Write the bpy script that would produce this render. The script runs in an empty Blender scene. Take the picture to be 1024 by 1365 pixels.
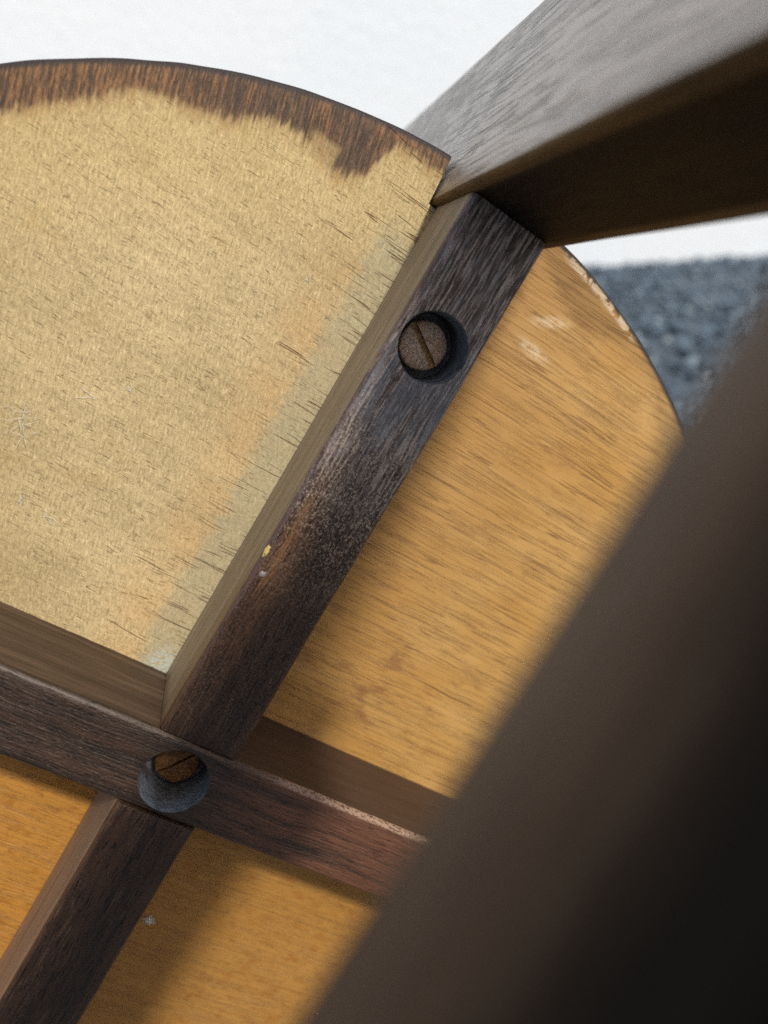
import bpy, bmesh, math, random
from mathutils import Vector, Matrix, noise as mnoise
random.seed(7)
S = bpy.context.scene
COL = S.collection

# ------------------------------------------------------------------ frames
# stool frame: u along the long crossbar (towards the leg in view), v towards the other
# crossbar's left end, n out of the underside.  Everything of the stool is modelled there.
Rc = Matrix(((0.5117136925, -0.8346947542, 0.2035528537),
             (-0.8516798151, -0.4616311355, 0.2480689165),
             (-0.1130954882, -0.3003021181, -0.9471156468)))     # stool -> camera (x right, y down, z forward)
CAM = Vector((0.1100331424, 0.0493272949, 0.2208142529))
FPX = 1058.03
up_c = Vector((0.0, -math.cos(math.radians(30)), -math.sin(math.radians(30))))
up = Rc.transposed() @ up_c
up.normalize()
fw = Rc.transposed() @ Vector((0, 0, 1))
yw = (fw - up * fw.dot(up)).normalized()
xw = yw.cross(up)
Mw = Matrix((xw, yw, up))                                        # stool -> world directions
low = min((Mw @ Vector((a, b, c))).z for a in (-.226, .226, -.02, .02) for b in (-.226, .226, -.02, .02)
          for c in (-.175, .03) if min(abs(a), abs(b)) < .03)
ORG = Vector((0, 0, -low + 0.001))
M4 = Matrix.Translation(ORG) @ Mw.to_4x4()

# ------------------------------------------------------------------ camera
cam = bpy.data.cameras.new("camera"); co = bpy.data.objects.new("camera", cam); COL.objects.link(co)
Rcw = Matrix((Rc[0], -Vector(Rc[1]), -Vector(Rc[2]))).transposed()   # camera axes as columns, stool frame
co.matrix_world = M4 @ (Matrix.Translation(CAM) @ Rcw.to_4x4())
cam.sensor_fit = 'VERTICAL'; cam.sensor_height = 36; cam.sensor_width = 27
cam.lens = FPX / 1365 * 36
cam.clip_start = 0.004; cam.clip_end = 200
cam.shift_y = 0.0
cam.dof.use_dof = True
cam.dof.focus_distance = 0.211
cam.dof.aperture_fstop = 7.6
cam.dof.aperture_blades = 0
S.camera = co

# ------------------------------------------------------------------ light
SUNL = Vector((0.80, 0.085, 1.0)).normalized()
SW = (Mw @ SUNL).normalized()
el = math.asin(SW.z); az = math.atan2(SW.x, SW.y)
w = bpy.data.worlds.new("World"); S.world = w; w.use_nodes = True
nt = w.node_tree; nt.nodes.clear()
sky = nt.nodes.new("ShaderNodeTexSky"); sky.sky_type = 'NISHITA'; sky.sun_disc = False
sky.sun_elevation = el; sky.sun_rotation = az; sky.air_density = 1.0; sky.dust_density = 4.0
bg = nt.nodes.new("ShaderNodeBackground"); bg.inputs[1].default_value = 0.083
wo = nt.nodes.new("ShaderNodeOutputWorld")
nt.links.new(sky.outputs[0], bg.inputs[0]); nt.links.new(bg.outputs[0], wo.inputs[0])
sl = bpy.data.lights.new("sun", 'SUN'); sl.energy = 3.15; sl.angle = math.radians(4.0); sl.color = (1, .93, .82)
so = bpy.data.objects.new("sun", sl); COL.objects.link(so)
so.rotation_euler = SW.to_track_quat('Z', 'Y').to_euler()
S.view_settings.view_transform = 'Standard'; S.view_settings.look = 'None'
S.view_settings.exposure = 0.06
S.cycles.use_denoising = False; S.view_settings.gamma = 1.0

# ------------------------------------------------------------------ node helper
class V:
    def __init__(s, g, sock): s.g, s.s = g, sock
    def _m(s, op, *a, clamp=False): return s.g.math(op, s, *a, clamp=clamp)
    def __add__(s, o): return s._m('ADD', o)
    __radd__ = __add__
    def __sub__(s, o): return s._m('SUBTRACT', o)
    def __rsub__(s, o): return s.g.math('SUBTRACT', o, s)
    def __mul__(s, o): return s._m('MULTIPLY', o)
    __rmul__ = __mul__
    def __truediv__(s, o): return s._m('DIVIDE', o)
    def abs(s): return s._m('ABSOLUTE')
    def step(s, a, b):                       # smooth 0..1 between a and b
        n = s.g.n("ShaderNodeMapRange"); n.interpolation_type = 'SMOOTHSTEP'
        s.g.put(n.inputs[0], s); n.inputs[1].default_value = min(a, b); n.inputs[2].default_value = max(a, b)
        n.inputs[3].default_value = 0 if a < b else 1; n.inputs[4].default_value = 1 if a < b else 0
        return V(s.g, n.outputs[0])
class G:
    def __init__(g, name):
        g.m = bpy.data.materials.new(name); g.m.use_nodes = True; g.t = g.m.node_tree; g.t.nodes.clear()
        g.out = g.n("ShaderNodeOutputMaterial"); g.b = g.n("ShaderNodeBsdfPrincipled")
        g.t.links.new(g.b.outputs[0], g.out.inputs[0])
        tc = g.n("ShaderNodeTexCoord"); sp = g.n("ShaderNodeSeparateXYZ"); g.t.links.new(tc.outputs['Object'], sp.inputs[0])
        g.u, g.v, g.z = [V(g, o) for o in sp.outputs]
    def n(g, k): return g.t.nodes.new(k)
    def put(g, inp, x):
        if isinstance(x, V): g.t.links.new(x.s, inp)
        elif isinstance(x, tuple) and len(x) == 3: inp.default_value = (*x, 1)
        else: inp.default_value = x
    def math(g, op, *a, clamp=False):
        n = g.n("ShaderNodeMath"); n.operation = op; n.use_clamp = clamp
        for i, x in enumerate(a): g.put(n.inputs[i], x)
        return V(g, n.outputs[0])
    def max(g, a, b): return g.math('MAXIMUM', a, b)
    def min(g, a, b): return g.math('MINIMUM', a, b)
    def vec(g, x, y, z):
        n = g.n("ShaderNodeCombineXYZ")
        for i, q in enumerate((x, y, z)): g.put(n.inputs[i], q)
        return V(g, n.outputs[0])
    def noise(g, vec, scale=1, detail=3, rough=.55, dist=0):
        n = g.n("ShaderNodeTexNoise"); g.put(n.inputs['Vector'], vec); n.inputs['Scale'].default_value = scale
        n.inputs['Detail'].default_value = detail; n.inputs['Roughness'].default_value = rough; n.inputs['Distortion'].default_value = dist
        return V(g, n.outputs[0])
    def voro(g, vec, scale=1):
        n = g.n("ShaderNodeTexVoronoi"); g.put(n.inputs['Vector'], vec); n.inputs['Scale'].default_value = scale
        return V(g, n.outputs[0])
    def st(g, a, b, c, off=0, **k):          # noise stretched: a,b,c cycles per metre along u,v,z
        return g.noise(g.vec(g.u * a + off, g.v * b + off * .7, g.z * c), **k)
    def mix(g, f, a, b):
        n = g.n("ShaderNodeMix"); n.data_type = 'RGBA'
        g.put(n.inputs[0], f); g.put(n.inputs[6], a); g.put(n.inputs[7], b); return V(g, n.outputs[2])
    def mul(g, c, f):                        # colour times scalar
        n = g.n("ShaderNodeMix"); n.data_type = 'RGBA'; n.blend_type = 'MULTIPLY'; n.inputs[0].default_value = 1
        g.put(n.inputs[6], c); g.t.links.new(f.s, n.inputs[7]); return V(g, n.outputs[2])
    def ramp(g, x, stops):
        n = g.n("ShaderNodeValToRGB"); g.put(n.inputs[0], x); e = n.color_ramp.elements
        while len(e) < len(stops): e.new(.5)
        for q, (p, c) in zip(e, stops):
            q.position = p; q.color = (c, c, c, 1)
        return V(g, n.outputs[0])
    def bump(g, h, dist, strength=1):
        n = g.n("ShaderNodeBump"); n.inputs['Strength'].default_value = strength; n.inputs['Distance'].default_value = dist
        g.put(n.inputs['Height'], h); g.t.links.new(n.outputs[0], g.b.inputs['Normal'])
    def fin(g, col, rough, spec=.5, metal=0, coat=None):
        g.put(g.b.inputs['Base Color'], col); g.put(g.b.inputs['Roughness'], rough)
        g.put(g.b.inputs['Specular IOR Level'], spec); g.put(g.b.inputs['Metallic'], metal)
        if coat is not None:
            g.put(g.b.inputs['Coat Weight'], coat[0]); g.put(g.b.inputs['Coat Roughness'], coat[1])
        return g.m

RAD = 0.1771
# ------------------------------------------------------------------ materials
def mat_plywood():
    g = G("plywood")
    u, v = g.u, g.v
    # fuzz: short raised fibres running roughly along u, leaning a little
    c, s = math.cos(math.radians(13)), math.sin(math.radians(13))
    ur = u * c + v * s; vr = v * c - u * s
    fz = g.noise(g.vec(ur * 520, vr * 1800, 0.0), detail=3, rough=.68, dist=.5)
    fz2 = g.noise(g.vec(u * 2000, v * 480, 5.0), detail=3, rough=.66, dist=.4)
    fine = g.noise(g.vec(u * 2200, v * 2200, 2.0), detail=2)
    fl = (fz - .5) * 2.6 + .5
    low = g.noise(g.vec(u * 38, v * 22, 1.0), detail=4, rough=.6)
    low2 = g.noise(g.vec(u * 90, v * 45, 8.0), detail=3, rough=.6)
    wob = g.noise(g.vec(u * 60, v * 30, 3.0), detail=2) - .5
    def hair(fu, fv, seed, wd, amp=2.0):      # thin wandering grain lines along v
        nn = g.noise(g.vec(u * fu + wob * amp, v * fv, seed), detail=2, rough=.55)
        return (nn - .5).abs().step(wd, wd * .15)
    # pores: dark dashes along v
    pn = g.noise(g.vec(u * 1300 + wob * 6, v * 170, 11.0), detail=2, rough=.5)
    gate = g.noise(g.vec(u * 60, v * 40, 15.0), detail=2)
    seg = g.noise(g.vec(u * 420, v * 130, 17.0), detail=1)
    pn2 = g.noise(g.vec(u * 1900 + wob * 3, v * 300, 19.0), detail=2, rough=.5)
    pores = g.max(pn.step(.67, .73) * gate.step(.36, .58), pn2.step(.60, .68) * seg.step(.40, .60) * .8)
    # checks: few long dark cracks, thickest next to the long bar
    near = v.step(.048, .014)
    checks = hair(230, 13, 21.0, .018, 1) * g.noise(g.vec(u * 240, v * 55, 23.0), detail=1).step(.60, .68) * (.06 + near * .94)
    checks = g.max(checks, hair(420, 16, 25.0, .030, 1) * g.noise(g.vec(u * 300, v * 60, 26.0), detail=1).step(.50, .58) * v.step(.030, .016) * .7)
    raw = g.mix(low.step(.35, .68), (.585, .465, .255), (.47, .370, .195))
    raw = g.mix(low2.step(.54, .75) * .5, raw, (.45, .32, .135))
    lg = g.noise(g.vec(u * 520 + wob, v * 8, 73.0), detail=4, rough=.65)
    raw = g.mul(raw, .0 + fl * .46 + fz2 * .66 + fine * .24 + lg * .46)
    raw = g.mix(fz.step(.43, .31) * .50, raw, (.30, .20, .075))
    raw = g.mix(fz.step(.58, .72) * .45, raw, (.76, .65, .43))
    raw = g.mix(pores * .52, raw, (.24, .14, .055))
    # shading of the long bar painted in: orange band, then grey-green band
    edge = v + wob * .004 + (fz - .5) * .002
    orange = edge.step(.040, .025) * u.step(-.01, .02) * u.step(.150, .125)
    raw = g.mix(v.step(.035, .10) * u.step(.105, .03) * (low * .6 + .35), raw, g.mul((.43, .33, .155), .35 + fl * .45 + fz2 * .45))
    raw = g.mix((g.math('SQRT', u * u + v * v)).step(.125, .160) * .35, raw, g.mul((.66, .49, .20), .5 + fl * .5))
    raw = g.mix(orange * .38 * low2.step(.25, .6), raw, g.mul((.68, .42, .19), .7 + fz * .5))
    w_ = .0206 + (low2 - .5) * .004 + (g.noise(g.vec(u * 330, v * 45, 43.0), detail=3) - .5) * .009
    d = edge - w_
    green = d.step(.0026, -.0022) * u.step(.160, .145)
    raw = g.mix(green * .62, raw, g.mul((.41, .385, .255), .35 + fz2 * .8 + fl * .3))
    raw = g.mix(checks * .8, raw, (.17, .095, .042))
    # residue in the inner corner
    dc = g.math('SQRT', (u - .0125) * (u - .0125) + (v - .0135) * (v - .0135) * 1.6)
    raw = g.mix(dc.step(.009, .002) * g.st(700, 700, 1).step(.40, .6) * .8, raw, (.45, .55, .55))
    # amber, smoother quadrants
    lsg = g.noise(g.vec(u * 420, v * 55, 30.0), detail=2)
    ln = g.max(g.max(hair(380, 7, 31.0, .015, .8) * lsg.step(.40, .50), hair(700, 9, 35.0, .020, .8) * lsg.step(.54, .46) * .8), hair(1150, 20, 36.0, .040, 1) * g.noise(g.vec(u * 240, v * 40, 38.0), detail=1).step(.48, .58) * .55)
    ln2 = g.noise(g.vec(u * 900 + wob * 3, v * 22, 33.0), detail=4, rough=.65)
    amb = g.mix(low.step(.30, .72), (.55, .335, .118), (.48, .262, .068))
    amb = g.mix((v + .058 + (low - .5) * .05).step(-.012, .036) * .7, amb, (.43, .225, .062))
    amb = g.mix(u.step(.0, -.03) * .75, amb, g.mix(v.step(.01, -.01), (.54, .245, .038), (.41, .195, .036)))
    amb = g.mul(amb, .54 + ln2 * .40 + fine * .20 + fz2 * .10)
    lgate = g.noise(g.vec(u * 45, v * 25, 37.0), detail=2).step(.32, .62)
    amb = g.mix(ln * .95 * (lgate * .6 + .4) * (u.step(-.02, .02) * .55 + .22), amb, (.135, .055, .018))
    blot = g.noise(g.vec(u * 190, v * 75, 41.0), detail=5, rough=.7)
    bc = g.math('SQRT', (u - .036) * (u - .036) + (v + .045) * (v + .045) * .6)
    amb = g.mix(blot.step(.50, .66) * (.22 + bc.step(.035, .005) * .45), amb, (.22, .095, .035))
    blot2 = g.noise(g.vec(u * 260, v * 170, 47.0), detail=3, rough=.65)
    amb = g.mix(blot2.step(.50, .68) * u.step(.0, -.02) * .7, amb, (.33, .135, .022))
    amb = g.mix(pn2.step(.58, .66) * u.step(.0, -.02) * .55, amb, (.26, .10, .018))
    amb = g.mix(blot.step(.56, .70) * g.noise(g.vec(u * 30, v * 20, 71.0)).step(.45, .62) * .35, amb, (.30, .145, .042))
    # scuffs on the amber wood, pale
    for (cu, cv, a, lu, lv) in ((.1555, -.0345, .449, .0026, .0095), (.1459, -.0342, -.114, .0028, .0085)):
        du = u - cu; dv = v - cv
        p = du * math.cos(a) + dv * math.sin(a); q = dv * math.cos(a) - du * math.sin(a)
        r = g.math('SQRT', p * p * (1 / lu ** 2) + q * q * (1 / lv ** 2))
        amb = g.mix(r.step(1.0, .2) * g.noise(g.vec(u * 900, v * 300, 3.0)).step(.28, .58) * .65, amb, (.70, .54, .34))
    right = (v + 0.0).step(.002, -.002)
    lowq = (u + 0.0).step(.002, -.002)
    var = g.max(right, lowq)
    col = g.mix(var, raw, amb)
    # brown stain creeping in from the rim
    r = g.math('SQRT', u * u + v * v)
    th = g.math('ARCTAN2', v, u) * (180 / math.pi)
    tt = (th + 60) * (1 / 240)
    P = lambda deg, mm: ((deg + 60) / 240, mm / 25)
    depth = g.ramp(tt, [P(-60, 7), P(-29, 8), P(-25, 3), P(-20, 4.5), P(-15, 13.0), P(-11, 11), P(-8, 7), P(0, 2), P(6, 5.2), P(9.2, 3.6), P(10.3, 9), P(11.5, 15),
                        P(13.2, 17), P(14.8, 16), P(17, 11.5), P(20, 8.5), P(23, 11), P(26.5, 10.3), P(30, 7), P(35, 8.6), P(40, 10.3), P(48, 10.3), P(180, 9)]) * .025
    jag = g.noise(g.vec(ur * 130, vr * 900, 51.0), detail=3, rough=.62)
    jagr = g.noise(g.vec(u * 620, v * 75, 52.0), detail=3, rough=.62)
    jag = g.math('ADD', jag * right.step(1, 0), jagr * right)
    jag2 = g.noise(g.vec(u * 150, v * 150, 53.0), detail=2)
    din = (RAD - r) - (jag - .5) * .0075 - (jag2 - .5) * .004
    e = depth - din
    smask = (e + (fl - .5) * .0010 + (fz2 - .5) * .0012).step(-.0021, .0012)
    core = e.step(.0005, .006)
    stk = g.noise(g.vec(ur * 110, vr * 1250, 55.0), detail=4, rough=.68)
    stk2 = g.noise(g.vec(ur * 45, vr * 260, 57.0), detail=3, rough=.6)
    stcol = g.mix(stk.step(.42, .60), (.050, .024, .015), (.225, .108, .045))
    dk = g.max(th.step(30, 22) * th.step(8, 13), th.step(40, 44)) * .85
    stcol = g.mix(g.math('MULTIPLY', dk, stk2.step(.36, .56), clamp=True) * .85, stcol, g.mix(stk.step(.48, .62), (.022, .012, .014), (.085, .048, .044)))
    stcol = g.mix(e.step(.0022, -.001) * .55, stcol, (.17, .085, .032))
    stcol = g.mul(stcol, .45 + fl * .8 + stk2 * .25)
    stcol = g.mix(fz.step(.60, .75) * .18, stcol, (.30, .17, .07))
    # a paler second coat patch
    patch = g.math('MULTIPLY', v.step(.0395, .041), u.step(.1625, .160)) * (th.step(17.2, 16.2))
    smask = smask * (.95 - patch * .55)
    rs = g.math('MULTIPLY', right, .42)
    stcol = g.mix(right, stcol, g.mul(amb, .12 + jagr * .75))
    col = g.mix(smask * (1 - rs), col, stcol)
    halo = e.step(-.0055, .0) * .6 * (1 - smask)
    col = g.mix(halo * g.math('ADD', g.noise(g.vec(ur * 110, vr * 900, 58.0), detail=3).step(.42, .58) * .8, fz2.step(.4, .6) * .3, clamp=True), col, (.36, .20, .07))
    # rim edge: dark skin, chipped pale on the right
    rim = (RAD - r).step(.0022, .0008)
    col = g.mix(rim, col, (.03, .022, .022))
    chip = (RAD - r).step(.0034, .0022) * (RAD - r).step(.0006, .0014) * g.st(260, 260, 1, off=9).step(.44, .52) * right * th.step(-20.5, -18.5) * th.step(-8.5, -10.5)
    col = g.mix(chip * .8, col, (.58, .47, .33))
    gl = g.max(var * (1 - smask), smask * .6)
    rough = .80 - gl * .34 + (fz - .5) * .15
    hgt = (fz * (.55 + smask * .6) + fz2 * .35 * (1 - smask * .9) + fine * .3 * (1 - smask * .7)) * (1 - var * .80) - pores * .8 * (1 - var * .6) * (1 - smask) - checks * 1.5 * (1 - var) - ln * var * .5 - jag * smask * .3 * (1 - var) + fine * .1
    g.bump(hgt, .00028, .9)
    return g.fin(col, rough, .42)

def bar_coords(g, axis):
    return (g.u, g.v) if axis == 'u' else (g.v, g.u)

def mat_bar_face(name, axis, dark, mid, worn, rough=.42, seed=0.0, blue=0.0):
    """stained hardwood, film finish over open pores; grain along the given axis"""
    g = G(name); a, b = bar_coords(g, axis)
    wob = g.noise(g.vec(a * 25, b * 60, seed), detail=2) - .5
    gr = g.noise(g.vec(a * 75 + seed, b * 1500 + wob * 7, g.z * 1500), detail=4, rough=.65)
    gr2 = g.noise(g.vec(a * 16 + seed, b * 420 + wob * 2.5, g.z * 420), detail=3, rough=.6)
    bl = g.noise(g.vec(a * 55, b * 110, seed + 4.0), detail=4, rough=.6)
    grit = g.noise(g.vec(a * 1100, b * 1600, g.z * 1600), detail=2, rough=.7)
    pore = g.noise(g.vec(a * 190 + seed, b * 2000 + wob * 8, g.z * 2000), detail=2).step(.60, .70)
    glint = g.noise(g.vec(a * 150 + seed + 9, b * 1900 + wob * 8, g.z * 1900), detail=2).step(.60, .68) * bl.step(.44, .60)
    col = g.mix(gr2.step(.35, .66), dark, mid)
    col = g.mix(gr.step(.50, .72) * bl.step(.36, .62), col, worn)
    col = g.mix(grit.step(.62, .74) * bl.step(.42, .62) * .6, col, tuple(min(1, x * 1.7) for x in worn))
    col = g.mix(glint * .5, col, tuple(min(1, x * 1.8) for x in worn))
    col = g.mix(pore * .8, col, tuple(x * .35 for x in dark))
    if name == 'bar_face_long':
        # worn finish and painted sky sheen, grey towards the leg end, golden flecks half way, reddish bare film near the joint
        strk = g.noise(g.vec(a * 110, b * 1600 + wob * 5, 7.0), detail=3, rough=.7)
        strk2 = g.noise(g.vec(a * 26, b * 330 + wob * 2, 9.0), detail=3, rough=.6)
        hz = a.step(.070, .112)
        col = g.mix(hz * strk2.step(.30, .62) * .55, col, (.17, .128, .108))
        col = g.mix(hz * strk.step(.46, .60) * .85, col, g.mul(g.mix(strk2.step(.4, .6), (.60, .475, .41), (.44, .40, .40)), .55 + grit * .8))
        col = g.mix(hz * strk.step(.44, .36) * .55, col, (.024, .015, .011))
        halo = g.math('SQRT', (a - .117) * (a - .117) * .6 + (b + .001) * (b + .001)).step(.0165, .0085) * strk2.step(.28, .55)
        col = g.mix(halo * .65, col, g.mul((.165, .185, .22), .3 + strk * 1.2))
        worm = (g.noise(g.vec(a * 620, b * 820, 12.0), detail=3, rough=.6) - .5).abs().step(.040, .010) * grit.step(.40, .54)
        wp = a.step(.116, .098) * a.step(.050, .082)
        col = g.mix(worm * wp * .7, col, g.mix(strk2, (.66, .49, .31), (.42, .36, .33)))
        col = g.mix(worm * a.step(.085, .05) * a.step(.0, .03) * .22, col, (.24, .17, .12))
        rb = a.step(.086, .070) * a.step(.022, .046) * b.step(-.004, .004)
        col = g.mix(rb * strk.step(.34, .60) * .6, col, g.mul((.095, .042, .019), .5 + gr))
        tan = g.math('SQRT', (a - .072) * (a - .072) * .05 + (b - .0070) * (b - .0070) * 5).step(.0060, .001)
        col = g.mix(tan * strk.step(.40, .55) * .6, col, g.mul((.20, .095, .032), .5 + gr))
        lip = b.step(.0094, .0105) * a.step(.02, .05)  # purple shine painted along the left arris
        col = g.mix(lip * .5, col, (.11, .085, .12))
    if name == 'bar_face_cross':
        red = a.step(-.005, -.03)
        col = g.mix(red * gr2.step(.22, .52) * .85, col, g.mul((.15, .060, .030), gr * 1.6 + .1))
    # edges rubbed pale
    eb = (b.abs()).step(.0096, .0109) * (g.z - .028).step(.0, .003)
    col = g.mix(eb * gr2.step(.30, .62) * .55, col, tuple(min(1, x * 1.5) for x in worn))
    if axis == 'v': col = g.mix(b.step(.0092, .0101) * a.step(-.018, -.03) * grit.step(.35, .55) * .8, col, (.40, .27, .19))  # sun glint painted along the cross bar's upper right arris
    rg = rough + (gr - .5) * .25 + (bl - .5) * .15
    g.bump(gr * .9 + gr2 * .5 + grit * (1.0 if axis == 'u' else .5) - pore * 1.2, .00035, 1)
    return g.fin(col, rg, .5, coat=(.18, .35))

def mat_bar_side(name, axis, base, dk, seed=0.0):
    g = G(name); a, b = bar_coords(g, axis)
    wob = g.noise(g.vec(a * 30, g.z * 60, seed), detail=2) - .5
    gr = g.noise(g.vec(a * 70 + seed, b * 1500, g.z * 1300 + wob * 5), detail=4, rough=.65)
    gr2 = g.noise(g.vec(a * 16 + seed, b * 300, g.z * 420 + wob * 2), detail=4, rough=.65)
    spot = g.noise(g.vec(a * 260, b * 900, g.z * 900 + 3), detail=2).step(.70, .76)
    col = g.mix(gr2.step(.34, .68), dk, base)
    col = g.mul(col, .2 + gr * 1.6)
    col = g.mix(g.z.step(.028, .033) * .55 * gr2.step(.3, .6), col, tuple(x * .45 for x in dk))
    col = g.mix(spot * .8, col, tuple(x * .2 for x in dk))
    if axis == 'v': col = g.mix(a.step(-.008, -.016) * .8, col, g.mul((.060, .032, .019), .4 + gr * 1.2))
    if axis == 'u':
        tan = a.step(.07, .05) * a.step(-.004, .02) * g.z.step(.020, .030) * gr2.step(.3, .5)
        col = g.mix(tan * .6, col, (.26, .15, .045))
        pk = a.step(-.008, -.014); col = g.mix(pk * gr2.step(.25, .6), col, g.mul((.50, .36, .26), .6 + gr * .8))
        sc = g.noise(g.vec(a * 220, b * 300, g.z * 700), detail=3, rough=.7).step(.62, .68) * a.step(-.01, -.03)
        col = g.mix(sc * .5, col, (.50, .43, .34))
    g.bump(gr + gr2 * .4 - spot, .0002, .8)
    return g.fin(col, .62 + (gr - .5) * .2, .4)

def mat_leg(name, base, dk, rough, spec):
    g = G(name)
    # grain along z
    wob = g.noise(g.vec(g.u * 60, g.v * 60, g.z * 14), detail=2) - .5
    gr = g.noise(g.vec(g.u * 900 + wob * 4, g.v * 900, g.z * 32), detail=4, rough=.65)
    gr2 = g.noise(g.vec(g.u * 170 + wob * 1.5, g.v * 170, g.z * 6), detail=3, rough=.6)
    pore = g.noise(g.vec(g.u * 1100 + wob * 4, g.v * 1100, g.z * 60), detail=2).step(.58, .65)
    dot = g.noise(g.vec(g.u * 500, g.v * 500, g.z * 260 + 9), detail=1).step(.77, .80)
    col = g.mix(gr2.step(.32, .70), base, dk)
    col = g.mul(col, .35 + gr * 1.3)
    col = g.mix(pore * .75, col, tuple(x * .35 for x in dk))
    col = g.mix(dot * .8, col, tuple(x * .15 for x in dk))
    hl = (g.noise(g.vec(g.u * 360 + wob * 2, g.v * 360, g.z * 7), detail=2) - .5).abs().step(.032, .008) * g.noise(g.vec(g.u * 160, g.v * 160, g.z * 30), detail=1).step(.42, .52)
    col = g.mix(hl * .85, col, tuple(x * .28 for x in dk))
    root = g.z.step(.028, .0) * g.st(120, 120, 120).step(.40, .62)
    col = g.mix(root * .7, col, tuple(x * .35 for x in dk))
    # bare pale line rubbed along the inner arrises
    ar = g.math('SQRT', (g.u - .1634) * (g.u - .1634) + (g.v.abs() - .013) * (g.v.abs() - .013)).step(.0030, .0016)
    col = g.mix(ar * gr2.step(.25, .55) * .6, col, (.24, .145, .065))
    g.bump(gr + gr2 * .5 - pore * 1.2 - hl * 1.2, .00025, .9)
    return g.fin(col, rough + (gr - .5) * .2, spec)

def mat_rail():
    g = G('rail_shaded')
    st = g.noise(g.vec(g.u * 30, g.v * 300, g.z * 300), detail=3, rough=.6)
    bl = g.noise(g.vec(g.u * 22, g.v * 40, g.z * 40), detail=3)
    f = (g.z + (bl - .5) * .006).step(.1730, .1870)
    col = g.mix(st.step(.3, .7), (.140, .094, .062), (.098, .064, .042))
    col = g.mix(f, col, g.mix(st, (.0050, .0042, .0040), (.0030, .0027, .0026)))  # shade on the camera side painted in, brown fading to near-black
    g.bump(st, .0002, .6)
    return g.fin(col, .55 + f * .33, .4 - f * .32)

def mat_rust(name, c1, c2, c3, metal=.15):
    g = G(name)
    a = g.noise(g.vec(g.u * 1500, g.v * 1500, g.z * 1500), detail=4, rough=.7)
    b = g.noise(g.vec(g.u * 420, g.v * 420, g.z * 420 + 3), detail=3)
    sp = g.noise(g.vec(g.u * 2600, g.v * 2600, 4.0), detail=2).step(.68, .74)
    col = g.mix(a.step(.36, .64), c1, c2)
    col = g.mix(b.step(.5, .66) * .6, col, c3)
    col = g.mix(sp * .55, col, tuple(min(1, x * 2.6) for x in c2))
    g.bump(a + b * .6, .00035, 1)
    return g.fin(col, .62, .45, metal)

def mat_hole():
    g = G("bored_wood")
    a = g.noise(g.vec(g.u * 600, g.v * 600, g.z * 2200), detail=3, rough=.6)
    b = g.noise(g.vec(g.u * 160, g.v * 160, g.z * 160), detail=3)
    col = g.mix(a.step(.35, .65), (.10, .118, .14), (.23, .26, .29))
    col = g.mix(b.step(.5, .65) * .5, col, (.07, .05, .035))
    col = g.mix(g.z.step(.0265, .0225) * (b * .6 + .2), col, (.040, .022, .012))  # recess shade and rust painted in towards the bottom
    g.bump(a + b, .0003, .9)
    return g.fin(col, .6, .4)

def mat_plain(name, col, rough, nscale=900, var=.4, spec=.5):
    g = G(name); a = g.noise(g.vec(g.u * nscale, g.v * nscale, g.z * nscale), detail=3)
    g.bump(a, .0001, .5)
    return g.fin(g.mul(col, (1 - var / 2) + a * var), rough, spec)

def mat_wall():
    g = G("white_render")
    a = g.noise(g.vec(g.u, g.v, g.z), scale=60, detail=5, rough=.6)
    b = g.noise(g.vec(g.u, g.v, g.z), scale=1.6, detail=3)
    col = g.mix(b.step(.3, .7), (.76, .825, .90), (.80, .855, .915))
    g.bump(a, .004, .5)
    return g.fin(col, .85, .2)

def mat_chips():
    g = G("slate_chippings")
    ge = g.n("ShaderNodeNewGeometry"); rd = V(g, ge.outputs['Random Per Island'])
    a = g.noise(g.vec(g.u, g.v, g.z), scale=160, detail=3)
    col = g.mix(rd, (.066, .102, .145), (.094, .142, .192))
    col = g.mix(rd.step(.95, .99), col, (.34, .40, .46))
    col = g.mul(col, .7 + a * .6)
    g.bump(a, .001, .6)
    return g.fin(col, .42, .5)

def mat_ground():
    g = G("asphalt")
    p = g.vec(g.u, g.v, g.z)
    st = g.voro(p, 95)
    st2 = g.voro(p, 38)
    a = g.noise(p, scale=22, detail=4, rough=.65)
    b = g.noise(p, scale=3, detail=4, rough=.6)
    col = g.mix(a.step(.36, .66), (.030, .050, .076), (.080, .118, .160))
    col = g.mix(st.step(.34, .12) * .55, col, (.19, .225, .26))
    col = g.mix(st2.step(.30, .10) * .8, col, (.34, .40, .46))
    col = g.mix(b.step(.42, .66) * .5, col, (.045, .055, .068))
    g.bump(a * .6 - st * .8, .006, .8)
    return g.fin(col, .8 - a * .25, .5)

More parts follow.
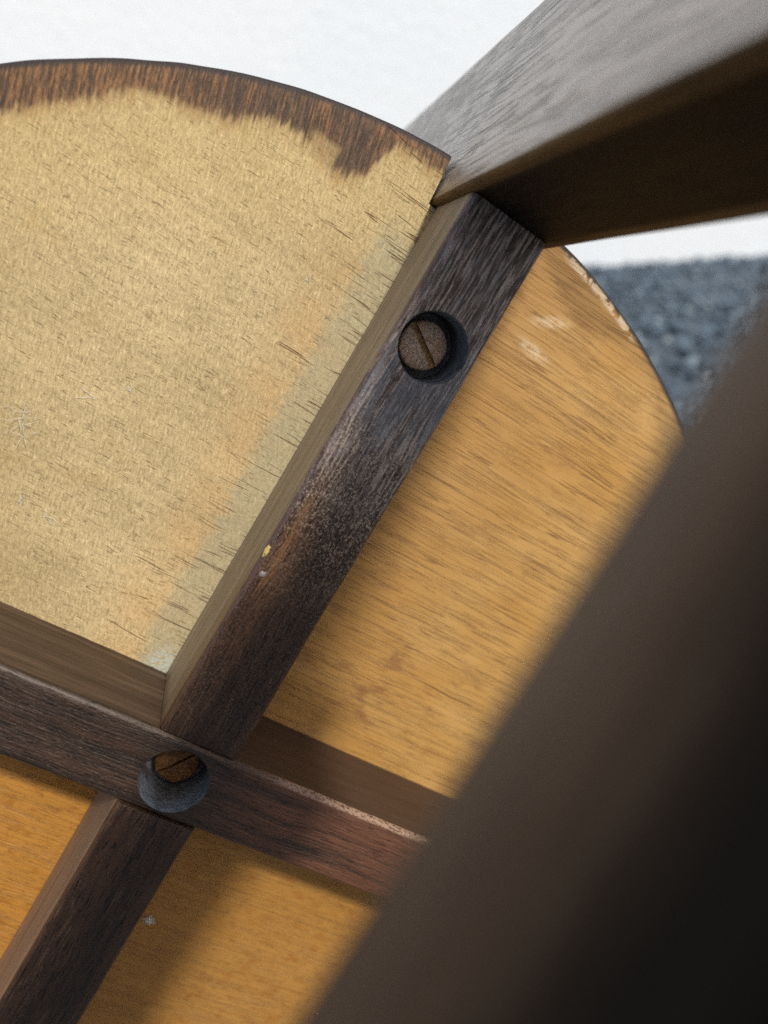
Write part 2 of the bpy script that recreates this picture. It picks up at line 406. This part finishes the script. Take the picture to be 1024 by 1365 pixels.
M = dict(
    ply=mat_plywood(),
    la=mat_bar_face('bar_face_long', 'u', (.022, .010, .0055), (.054, .024, .011), (.098, .057, .033), .44, 1.0),
    lb=mat_bar_face('bar_face_cross', 'v', (.019, .0098, .0058), (.045, .021, .0115), (.080, .046, .028), .48, 2.0),
    sa=mat_bar_side('bar_side_long', 'u', (.45, .38, .28), (.30, .245, .172), 3.0),
    sb=mat_bar_side('bar_side_cross', 'v', (.108, .069, .044), (.056, .034, .021), 5.0),
    legs=mat_leg('leg_side_lit', (.57, .51, .455), (.43, .375, .33), .36, .6),  # weathered grey, made paler to paint in the sky sheen
    legi=mat_leg('leg_inner_shaded', (.018, .0115, .008), (.011, .007, .005), .6, .14),  # shade of the inner face painted in as near-black
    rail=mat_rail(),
    hole=mat_hole(),
    screw=mat_rust('aged_steel', (.24, .175, .14), (.66, .51, .41), (.44, .26, .12)),
    slotm=mat_rust('slot_rust', (.26, .15, .055), (.60, .38, .16), (.16, .08, .03), 0),
    rust=mat_rust('rusted_steel', (.090, .040, .013), (.21, .095, .028), (.05, .022, .009)),
    lint=mat_plain('lint_fibre', (.74, .74, .72), .9),
    glue=mat_plain('dried_glue', (.55, .42, .16), .35),
    drop=mat_plain('clear_drop', (.22, .20, .20), .15),
    chips=mat_chips(), wall=mat_wall(), ground=mat_ground())

# ------------------------------------------------------------------ object helpers
def link(name, me, mats, parent=None, smooth=30):
    for m in mats: me.materials.append(m)
    if smooth is not None:
        me.polygons.foreach_set('use_smooth', [True] * len(me.polygons))
        me.set_sharp_from_angle(angle=math.radians(smooth))
    o = bpy.data.objects.new(name, me); COL.objects.link(o)
    if parent: o.parent = parent
    return o
def tag(o, **k):
    for a, b in k.items(): o[a] = b
    return o
def bm_mesh(bm, name):
    bmesh.ops.recalc_face_normals(bm, faces=bm.faces)
    me = bpy.data.meshes.new(name); bm.to_mesh(me); bm.free(); return me
def wob(p, s, a): return mnoise.noise(Vector(p) * s) * a

def loft(bm, rings, mat=None, caps=(0, 0)):
    """rings: lists of equal length of coordinates; quads between, end caps"""
    vs = [[bm.verts.new(c) for c in r] for r in rings]; n = len(rings[0])
    for i in range(len(vs) - 1):
        for j in range(n):
            f = bm.faces.new((vs[i][j], vs[i][(j + 1) % n], vs[i + 1][(j + 1) % n], vs[i + 1][j]))
            if mat: f.material_index = mat(f, j)
    for k, r in ((0, vs[0]), (1, vs[-1])):
        f = bm.faces.new(r if k else r[::-1]); f.material_index = caps[k]

def rrect(x0, x1, y0, y1, r, seg=5, extra=2):
    """rounded rectangle outline with support points, counter-clockwise; r = radii (bl, br, tr, tl)"""
    pts = []
    cs = [(x0, y0, r[0], 180), (x1, y0, r[1], 270), (x1, y1, r[2], 0), (x0, y1, r[3], 90)]
    for (cx, cy, q, a0) in cs:
        ox = cx + (q if cx == x0 else -q); oy = cy + (q if cy == y0 else -q)
        for i in range(seg + 1):
            a = math.radians(a0 + 90 * i / seg); pts.append((ox + q * math.cos(a), oy + q * math.sin(a)))
    out = []
    for i, p in enumerate(pts):
        q = pts[(i + 1) % len(pts)]; out.append(p)
        L = math.hypot(q[0] - p[0], q[1] - p[1])
        if L > .006:
            for t in (.12, .5, .88): out.append((p[0] + (q[0] - p[0]) * t, p[1] + (q[1] - p[1]) * t))
    return out

W2, H = .011, .0326
def bar_rings(a0, a1, axis, r=.0016, step=.004, end=.0001, seed=0):
    prof = rrect(-W2, W2, -.0006, H, (.0003, .0003, r, r))
    n = max(2, int((a1 - a0) / step)); st = [a0 + (a1 - a0) * i / n for i in range(n + 1)]
    st = [a0, a0 + end * .4, a0 + end] + [s for s in st if a0 + end * 1.5 < s < a1 - end * 1.5] + [a1 - end, a1 - end * .4, a1]
    sh = {0: end * .9, 1: end * .25, len(st) - 2: end * .25, len(st) - 1: end * .9}
    rings = []
    for i, s in enumerate(st):
        k = sh.get(i, 0); ring = []
        for (b, z) in prof:
            bb = b * (1 - k / W2); zz = z if z < .01 else z - k
            e = 1 if z > .02 else 0
            bb += wob((s, b * 3 + seed, z), 130, .00016) * e + wob((s, seed, b * 9), 22, .00022)
            zz += wob((s, b, seed + 3), 160, .00012) * e
            ring.append((s, bb, zz) if axis == 'u' else (bb, s, zz))
        rings.append(ring)
    return rings
def side_or_face(axis):
    def f(face, j):
        c = face.calc_center_median(); face.normal_update()
        return 0 if c.z > H - .0014 else 1
    return f
def cutter(cx, cy, r, z0, z1, seed=0, taper=.0):
    bm = bmesh.new(); n = 56; rings = []
    for z in (z0, z0 + .0002, (z0 + z1) / 2, H - .0012, H, z1):
        k = r * (1 + taper * (z - z0) / (z1 - z0)) + (.00025 if z > H - .0008 else 0)
        rings.append([(cx + k * math.cos(a) + wob((a, seed, z * 60), 3, .00014), cy + k * math.sin(a) + wob((a, seed + 5, z * 60), 3, .00014), z)
                      for a in [2 * math.pi * i / n for i in range(n)]])
    loft(bm, rings)
    return bm_mesh(bm, "cut")
def boolean(me, cut, mats_me, cutmat):
    for m in mats_me: me.materials.append(m)
    a = bpy.data.objects.new("tmp_a", me); COL.objects.link(a)
    cut.materials.append(cutmat)
    b = bpy.data.objects.new("tmp_b", cut); COL.objects.link(b)
    md = a.modifiers.new("b", 'BOOLEAN'); md.operation = 'DIFFERENCE'; md.solver = 'EXACT'; md.object = b
    md.material_mode = 'TRANSFER'
    dg = bpy.context.evaluated_depsgraph_get(); dg.update()
    out = bpy.data.meshes.new_from_object(a.evaluated_get(dg))
    bpy.data.objects.remove(a); bpy.data.objects.remove(b)
    return out

# ------------------------------------------------------------------ setting
def build_ground():
    bm = bmesh.new(); xs = []
    def axis(lo, hi):
        v = [];
        x = lo
        while x < hi:
            v.append(x); x += .03 if -1.2 < x < 2.2 else .25
        return v + [hi]
    X = axis(-9, 9); Y = axis(-9, 9)
    vs = [[bm.verts.new((x, y, wob((x, y, 0), 9, .009) + wob((x, y, 4), 2, .006) - .008)) for x in X] for y in Y]
    for j in range(len(Y) - 1):
        for i in range(len(X) - 1): bm.faces.new((vs[j][i], vs[j][i + 1], vs[j + 1][i + 1], vs[j + 1][i]))
    o = link("ground", bm_mesh(bm, "ground"), [M['ground']], smooth=80)
    tag(o, kind="structure", label="blue grey ground under slate chippings behind the table")
build_ground()

def build_gravel():
    rnd = random.Random(5); vs, fs = [], []
    base = []
    b = bmesh.new(); bmesh.ops.create_icosphere(b, subdivisions=1, radius=1); b.verts.ensure_lookup_table()
    bv = [v.co.copy() for v in b.verts]; bf = [[v.index for v in f.verts] for f in b.faces]; b.free()
    cx, cy = co.matrix_world.translation.xy
    for i in range(18000):
        x = cx + rnd.uniform(-1.2, 1.7); y = cy + rnd.uniform(.25, 2.6)
        r = rnd.choice((.005, .006, .007, .008, .011)) * rnd.uniform(.8, 1.2); a = rnd.uniform(0, 6.28); c, s = math.cos(a), math.sin(a)
        sx, sy, sz = rnd.uniform(.8, 1.4), rnd.uniform(.6, 1.0), rnd.uniform(.45, .85); tx, ty = rnd.uniform(-.5, .5), rnd.uniform(-.5, .5)
        n = len(vs)
        for q in bv:
            k = r * rnd.uniform(.78, 1.12); X, Y, Z = q.x * sx * k, q.y * sy * k, q.z * sz * k
            vs.append((x + X * c - Y * s, y + X * s + Y * c, -.004 + r * .25 + Z + tx * X + ty * Y))
        fs += [[n + j for j in f] for f in bf]
    me = bpy.data.meshes.new("gravel"); me.from_pydata(vs, [], fs)
    o = link("gravel", me, [M['chips']], smooth=None)
    tag(o, kind="stuff", label="blue grey slate chippings spread over the ground, out of focus", category="gravel")
build_gravel()

def pix_ground(x, y):
    d = M4.to_3x3() @ (Rc.transposed() @ Vector(((x - 512) / FPX, (y - 682.5) / FPX, 1)))
    c = M4 @ CAM; t = (-.006 - c.z) / d.z
    return c + d * t
WA, WB = pix_ground(800, 357), pix_ground(1024, 341)
def build_wall():
    d = (WB - WA); d.z = 0; d.normalize(); nrm = Vector((d.y, -d.x, 0))
    if nrm.dot(co.matrix_world.translation - WA) < 0: nrm = -nrm
    bm = bmesh.new(); o = Vector((WA.x, WA.y, 0))
    rings = []
    for z in (-.1, 0.0, .02, 2.6, 2.62):
        k = .01 if z > 2.6 else 0
        rings.append([tuple(o + d * s - nrm * t + Vector((0, 0, z))) for s, t in ((-6 + k, k), (6 - k, k), (6 - k, .2 - k), (-6 + k, .2 - k))])
    loft(bm, rings)
    ob = link("wall", bm_mesh(bm, "wall"), [M['wall']])
    tag(ob, label="plain white rendered wall standing out of focus behind the table", category="wall")
build_wall()

# ------------------------------------------------------------------ the stool
stool = bpy.data.objects.new("round_table", None); COL.objects.link(stool)
stool.matrix_world = M4; stool.empty_display_size = .05
tag(stool, label="small round wooden table lying on its side, pale plywood underside with dark crossbars", category="table")
HW, LIN, LDL = .0130, .1634, .0627

def build_top():
    bm = bmesh.new(); pts = []
    nw, nu = HW + .0006, LIN - .0004
    for q in range(4):
        a0 = math.asin(nw / RAD) + .004; n = 150
        for i in range(n + 1):
            a = a0 + (math.pi / 2 - 2 * a0) * i / n
            r = RAD + wob((math.cos(a + q * 1.57) * 3, math.sin(a + q * 1.57) * 3, 0), 6, .00022)
            b = a + q * math.pi / 2; pts.append(((r * math.cos(b), r * math.sin(b)), (math.cos(b), math.sin(b))))
        c, s = math.cos((q + 1) * math.pi / 2), math.sin((q + 1) * math.pi / 2)
        for (x, y, nx, ny) in ((nu + .003, -nw, 0, 1), (nu, -nw, -.0, 1), (nu, nw, 0, -1), (nu + .003, nw, 0, -1)):
            pts.append(((x * c - y * s, x * s + y * c), None if True else None))
    P = [Vector((p[0][0], p[0][1], 0)) for p in pts]; N = len(P)
    def inset(d):
        out = []
        for i in range(N):
            if pts[i][1] is not None:
                n = Vector((*pts[i][1], 0)); out.append(P[i] - n * d)
            else: out.append(P[i] * (1 - d / P[i].length))
        return out
    rings = [(inset(.0030), 0), (inset(.0011), 0), (inset(.0006), -.00012), (inset(.0002), -.0004), (inset(0), -.0009), (inset(0), -.004), (inset(0), -.009), (inset(0), -.0150)]
    vs = [[bm.verts.new((p.x, p.y, z)) for p in r] for r, z in rings]
    for i in range(len(vs) - 1):
        for j in range(N):
            bm.faces.new((vs[i][j], vs[i][(j + 1) % N], vs[i + 1][(j + 1) % N], vs[i + 1][j]))
    bm.faces.new(vs[0]); bm.faces.new(vs[-1][::-1])
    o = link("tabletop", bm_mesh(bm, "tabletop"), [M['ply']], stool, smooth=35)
    return o
build_top()

HOLES = ((.1281, .0003), (-.0004, .0008))
def build_bars():
    # cross bar B runs through, long bar A is lapped against it
    bm = bmesh.new(); loft(bm, bar_rings(-LIN + .0002, LIN - .0002, 'v', seed=4), side_or_face('v'), caps=(1, 1))
    me = bm_mesh(bm, "bar_b")
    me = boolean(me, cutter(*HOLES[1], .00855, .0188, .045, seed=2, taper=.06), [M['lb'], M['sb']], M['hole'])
    oB = link("crossbar", me, [], stool, smooth=38)
    oB['label'] = "reddish brown crossbar running unbroken under the long bar, hole at its middle"
    bm = bmesh.new()
    loft(bm, bar_rings(W2 + .0005, LIN - .0002, 'u', seed=1), side_or_face('u'), caps=(0, 0))
    loft(bm, bar_rings(-LIN + .0002, -W2 - .0005, 'u', seed=2), side_or_face('u'), caps=(0, 0))
    me = bm_mesh(bm, "bar_a")
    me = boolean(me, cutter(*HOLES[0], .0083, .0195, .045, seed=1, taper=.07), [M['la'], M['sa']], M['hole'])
    oA = link("crossbar", me, [], stool, smooth=38)
    oA['label'] = "dark worn crossbar ending at the leg, slotted screw sunk near its end"
    return oA, oB
barA, barB = build_bars()

def build_screw(cx, cy, r, ztop, ang, mat, smat, parent, slotw, lump, seed):
    # domed head, slot left open as two halves on a base disc
    bm = bmesh.new(); n = 48; rings = []
    prof = [(1.0, -.0050), (1.0, -.0009), (.985, -.0005), (.94, -.0002), (.80, 0), (.55, .00015), (.28, .0002), (.06, .0002)]
    for k, z in prof:
        rings.append([(cx + r * k * math.cos(a) * (1 + wob((math.cos(a), math.sin(a), seed), 2.2, .035)), cy + r * k * math.sin(a) * (1 + wob((math.cos(a), math.sin(a), seed), 2.2, .035)),
                       ztop + z + wob((math.cos(a) * k, math.sin(a) * k, seed), 3.0, lump)) for a in [2 * math.pi * i / n for i in range(n)]])
    loft(bm, rings); me = bm_mesh(bm, "head")
    cb = bmesh.new(); L = r * 1.3; rg = []
    c, s = math.cos(ang), math.sin(ang)
    for i in range(9):
        t = -L + 2 * L * i / 8; h = slotw / 2 * (1 + wob((t * 400, seed, 0), 1, .25))
        rg.append([(cx + t * c - y * s, cy + t * s + y * c, z) for y, z in ((-h, ztop - .0016), (h, ztop - .0016), (h, ztop + .003), (-h, ztop + .003))])
    loft(cb, rg); cut = bm_mesh(cb, "slot")
    me = boolean(me, cut, [mat], smat)
    return link("screw", me, [], parent, smooth=40)
s1 = build_screw(.12805, .0006, .0062, .0246, math.atan2(.0084, .0056), M['screw'], M['slotm'], barA, .0016, .00012, 3.0)
s1['label'] = "grey slotted screw head"
s2 = build_screw(-.0004, .0004, .0060, .0236, math.atan2(-.6, .8), M['rust'], M['rust'], barB, .0007, .00065, 8.0)
s2['label'] = "crusted orange rusty screw head"

def build_leg(q):
    bm = bmesh.new(); rings = []; n = 30
    c, s = round(math.cos(q * math.pi / 2)), round(math.sin(q * math.pi / 2))
    zs = [-.1760, -.1756, -.1748] + [-.170 + i * .01 for i in range(54)] + [.371, .372]
    for i, z in enumerate(zs):
        t = max(0, (z - .17) / .2); k = .001 if i in (0, len(zs) - 1) else .0003 if i in (1, len(zs) - 2) else 0
        hw = HW + .0009 * min(1, max(0, z / .11)) - .002 * t - k; u0 = LIN - .0239 * 0 + .010 * t + k; u1 = LIN + LDL - .022 * t - k
        # the inner arris is rounded more and more away from the root
        r = .0011
        ring = []
        for (x, y) in rrect(u0, u1, -hw, hw, (r, .002, .002, r), seg=5):
            x += wob((z, x * 4, y * 4 + q), 40, .00022); y += wob((z, x * 4 + 7, y * 4 + q), 40, .00022)
            ring.append((x * c - y * s, x * s + y * c, z))
        rings.append(ring)
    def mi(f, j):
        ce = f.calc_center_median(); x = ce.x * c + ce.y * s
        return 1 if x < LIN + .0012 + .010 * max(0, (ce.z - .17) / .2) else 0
    loft(bm, rings, mi)
    return link("leg", bm_mesh(bm, "leg"), [M['legs'], M['legi']], stool, smooth=30)
for q in range(4): build_leg(q)

def build_rail(axis):
    bm = bmesh.new(); rings = []; n = 60; a0, a1 = -LIN - .0005, LIN + .0005
    for i in range(n + 1):
        a = a0 + (a1 - a0) * i / n
        ring = [(x + wob((a, x, y), 60, .0002), y + wob((a, x, y + 3), 60, .0002)) for x, y in rrect(-.0290, .0190, .1700, .1885, (.003, .003, .014, .004), seg=10)]  # broadened past the leg so its shadow spreads over the underside
        rings.append([(a, x, y) if axis == 'u' else (x, a, y + .0190) for x, y in ring])
    loft(bm, rings)
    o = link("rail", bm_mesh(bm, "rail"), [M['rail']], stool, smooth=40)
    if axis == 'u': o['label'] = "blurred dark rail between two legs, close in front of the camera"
build_rail('u'); build_rail('v')  # second rail is unseen, added to block sky and shade the underside

# small marks with body: glue on the bar's arris
def blob(name, u, v, z, r, mat, parent, sq=(1, 1, .6), label=None):
    bm = bmesh.new(); bmesh.ops.create_icosphere(bm, subdivisions=3, radius=1)
    for q in bm.verts:
        d = q.co.normalized(); k = 1 + wob(d * 1.6 + Vector((u * 900, v * 900, 0)), 1, .45)
        q.co = Vector((u + d.x * r * k * sq[0], v + d.y * r * k * sq[1], z + d.z * r * k * sq[2]))
    o = link(name, bm_mesh(bm, name), [mat], parent, smooth=60)
    if label: o['label'] = label
blob("glue_drop", .0650, .0103, .0321, .0011, M['glue'], barA, (1.5, .6, .6), "dull yellow glue drop on the bar's edge")
blob("glue_drop", .0594, .0084, .0325, .0009, M['drop'], barA, (1, .9, .6), "small clear glue drop on the bar's face")

# ------------------------------------------------------------------ lint lying on the underside
def thread_bm(bm, pts, r):
    rings = []; n = 5
    for i, p in enumerate(pts):
        d = (pts[min(i + 1, len(pts) - 1)] - pts[max(i - 1, 0)]).normalized()
        a = d.orthogonal().normalized(); b = d.cross(a)
        k = r * (.5 + .5 * math.sin(math.pi * (i + .6) / (len(pts) + .2)))
        rings.append([tuple(p + (a * math.cos(t) + b * math.sin(t)) * k) for t in [2 * math.pi * j / n for j in range(n)]])
    loft(bm, rings)
def lint(name, label, group, u, v, L, ang, curl, nth, r=.00005, z=.0003):
    bm = bmesh.new()
    for k in range(nth):
        a = ang + random.uniform(-1, 1) * (.25 if nth < 6 else 3.1); p = Vector((random.uniform(-1, 1), random.uniform(-1, 1), 0)) * L * .12
        pts = []; m = 12; c = curl * random.uniform(-1, 1.6)
        p -= Vector((math.cos(a), math.sin(a), 0)) * L * .5
        for i in range(m):
            pts.append(p.copy() + Vector((0, 0, z + abs(math.sin(i * .6 + k)) * L * (.05 if nth < 6 else .16))))
            p += Vector((math.cos(a), math.sin(a), 0)) * L / m * random.uniform(.7, 1.2); a += c / m + random.uniform(-.2, .2)
        thread_bm(bm, pts, r)
    o = link(name, bm_mesh(bm, name), [M['lint']], None, smooth=60)
    o.matrix_world = M4 @ Matrix.Translation((u, v, 0))
    tag(o, label=label, category="lint", group=group)
GL = "bits of lint on the plywood"
lint("lint_tuft", "tangled white lint tuft on the shaded plywood beside the lower dark bar", GL, -.0658, -.0237, .0032, .3, 2.5, 22, .00010)
lint("lint_fibre", "short pale fibre on the raw plywood nearest the dark screw's bar", GL, .1292, .0313, .0030, .9, 1.2, 3)
lint("lint_fibre", "bent white fibre lying across a dark crack, upper left plywood", GL, .0732, .0660, .0062, 1.75, 1.0, 2)
lint("lint_fibre", "small white speck of lint right of the bent fibre", GL, .0798, .0572, .0024, .4, 2.0, 4)
lint("lint_fibre", "wide wispy web of white threads at the left picture edge", GL, .0585, .0765, .0110, 1.2, 1.6, 9, .00004)
lint("lint_fibre", "straight slanting white fibre below the wispy web of threads", GL, .0398, .0679, .0042, .15, .4, 3)
lint("lint_fibre", "thin white fibre curving lowest on the raw plywood, left side", GL, .0379, .0597, .0056, 1.75, -.8, 2)
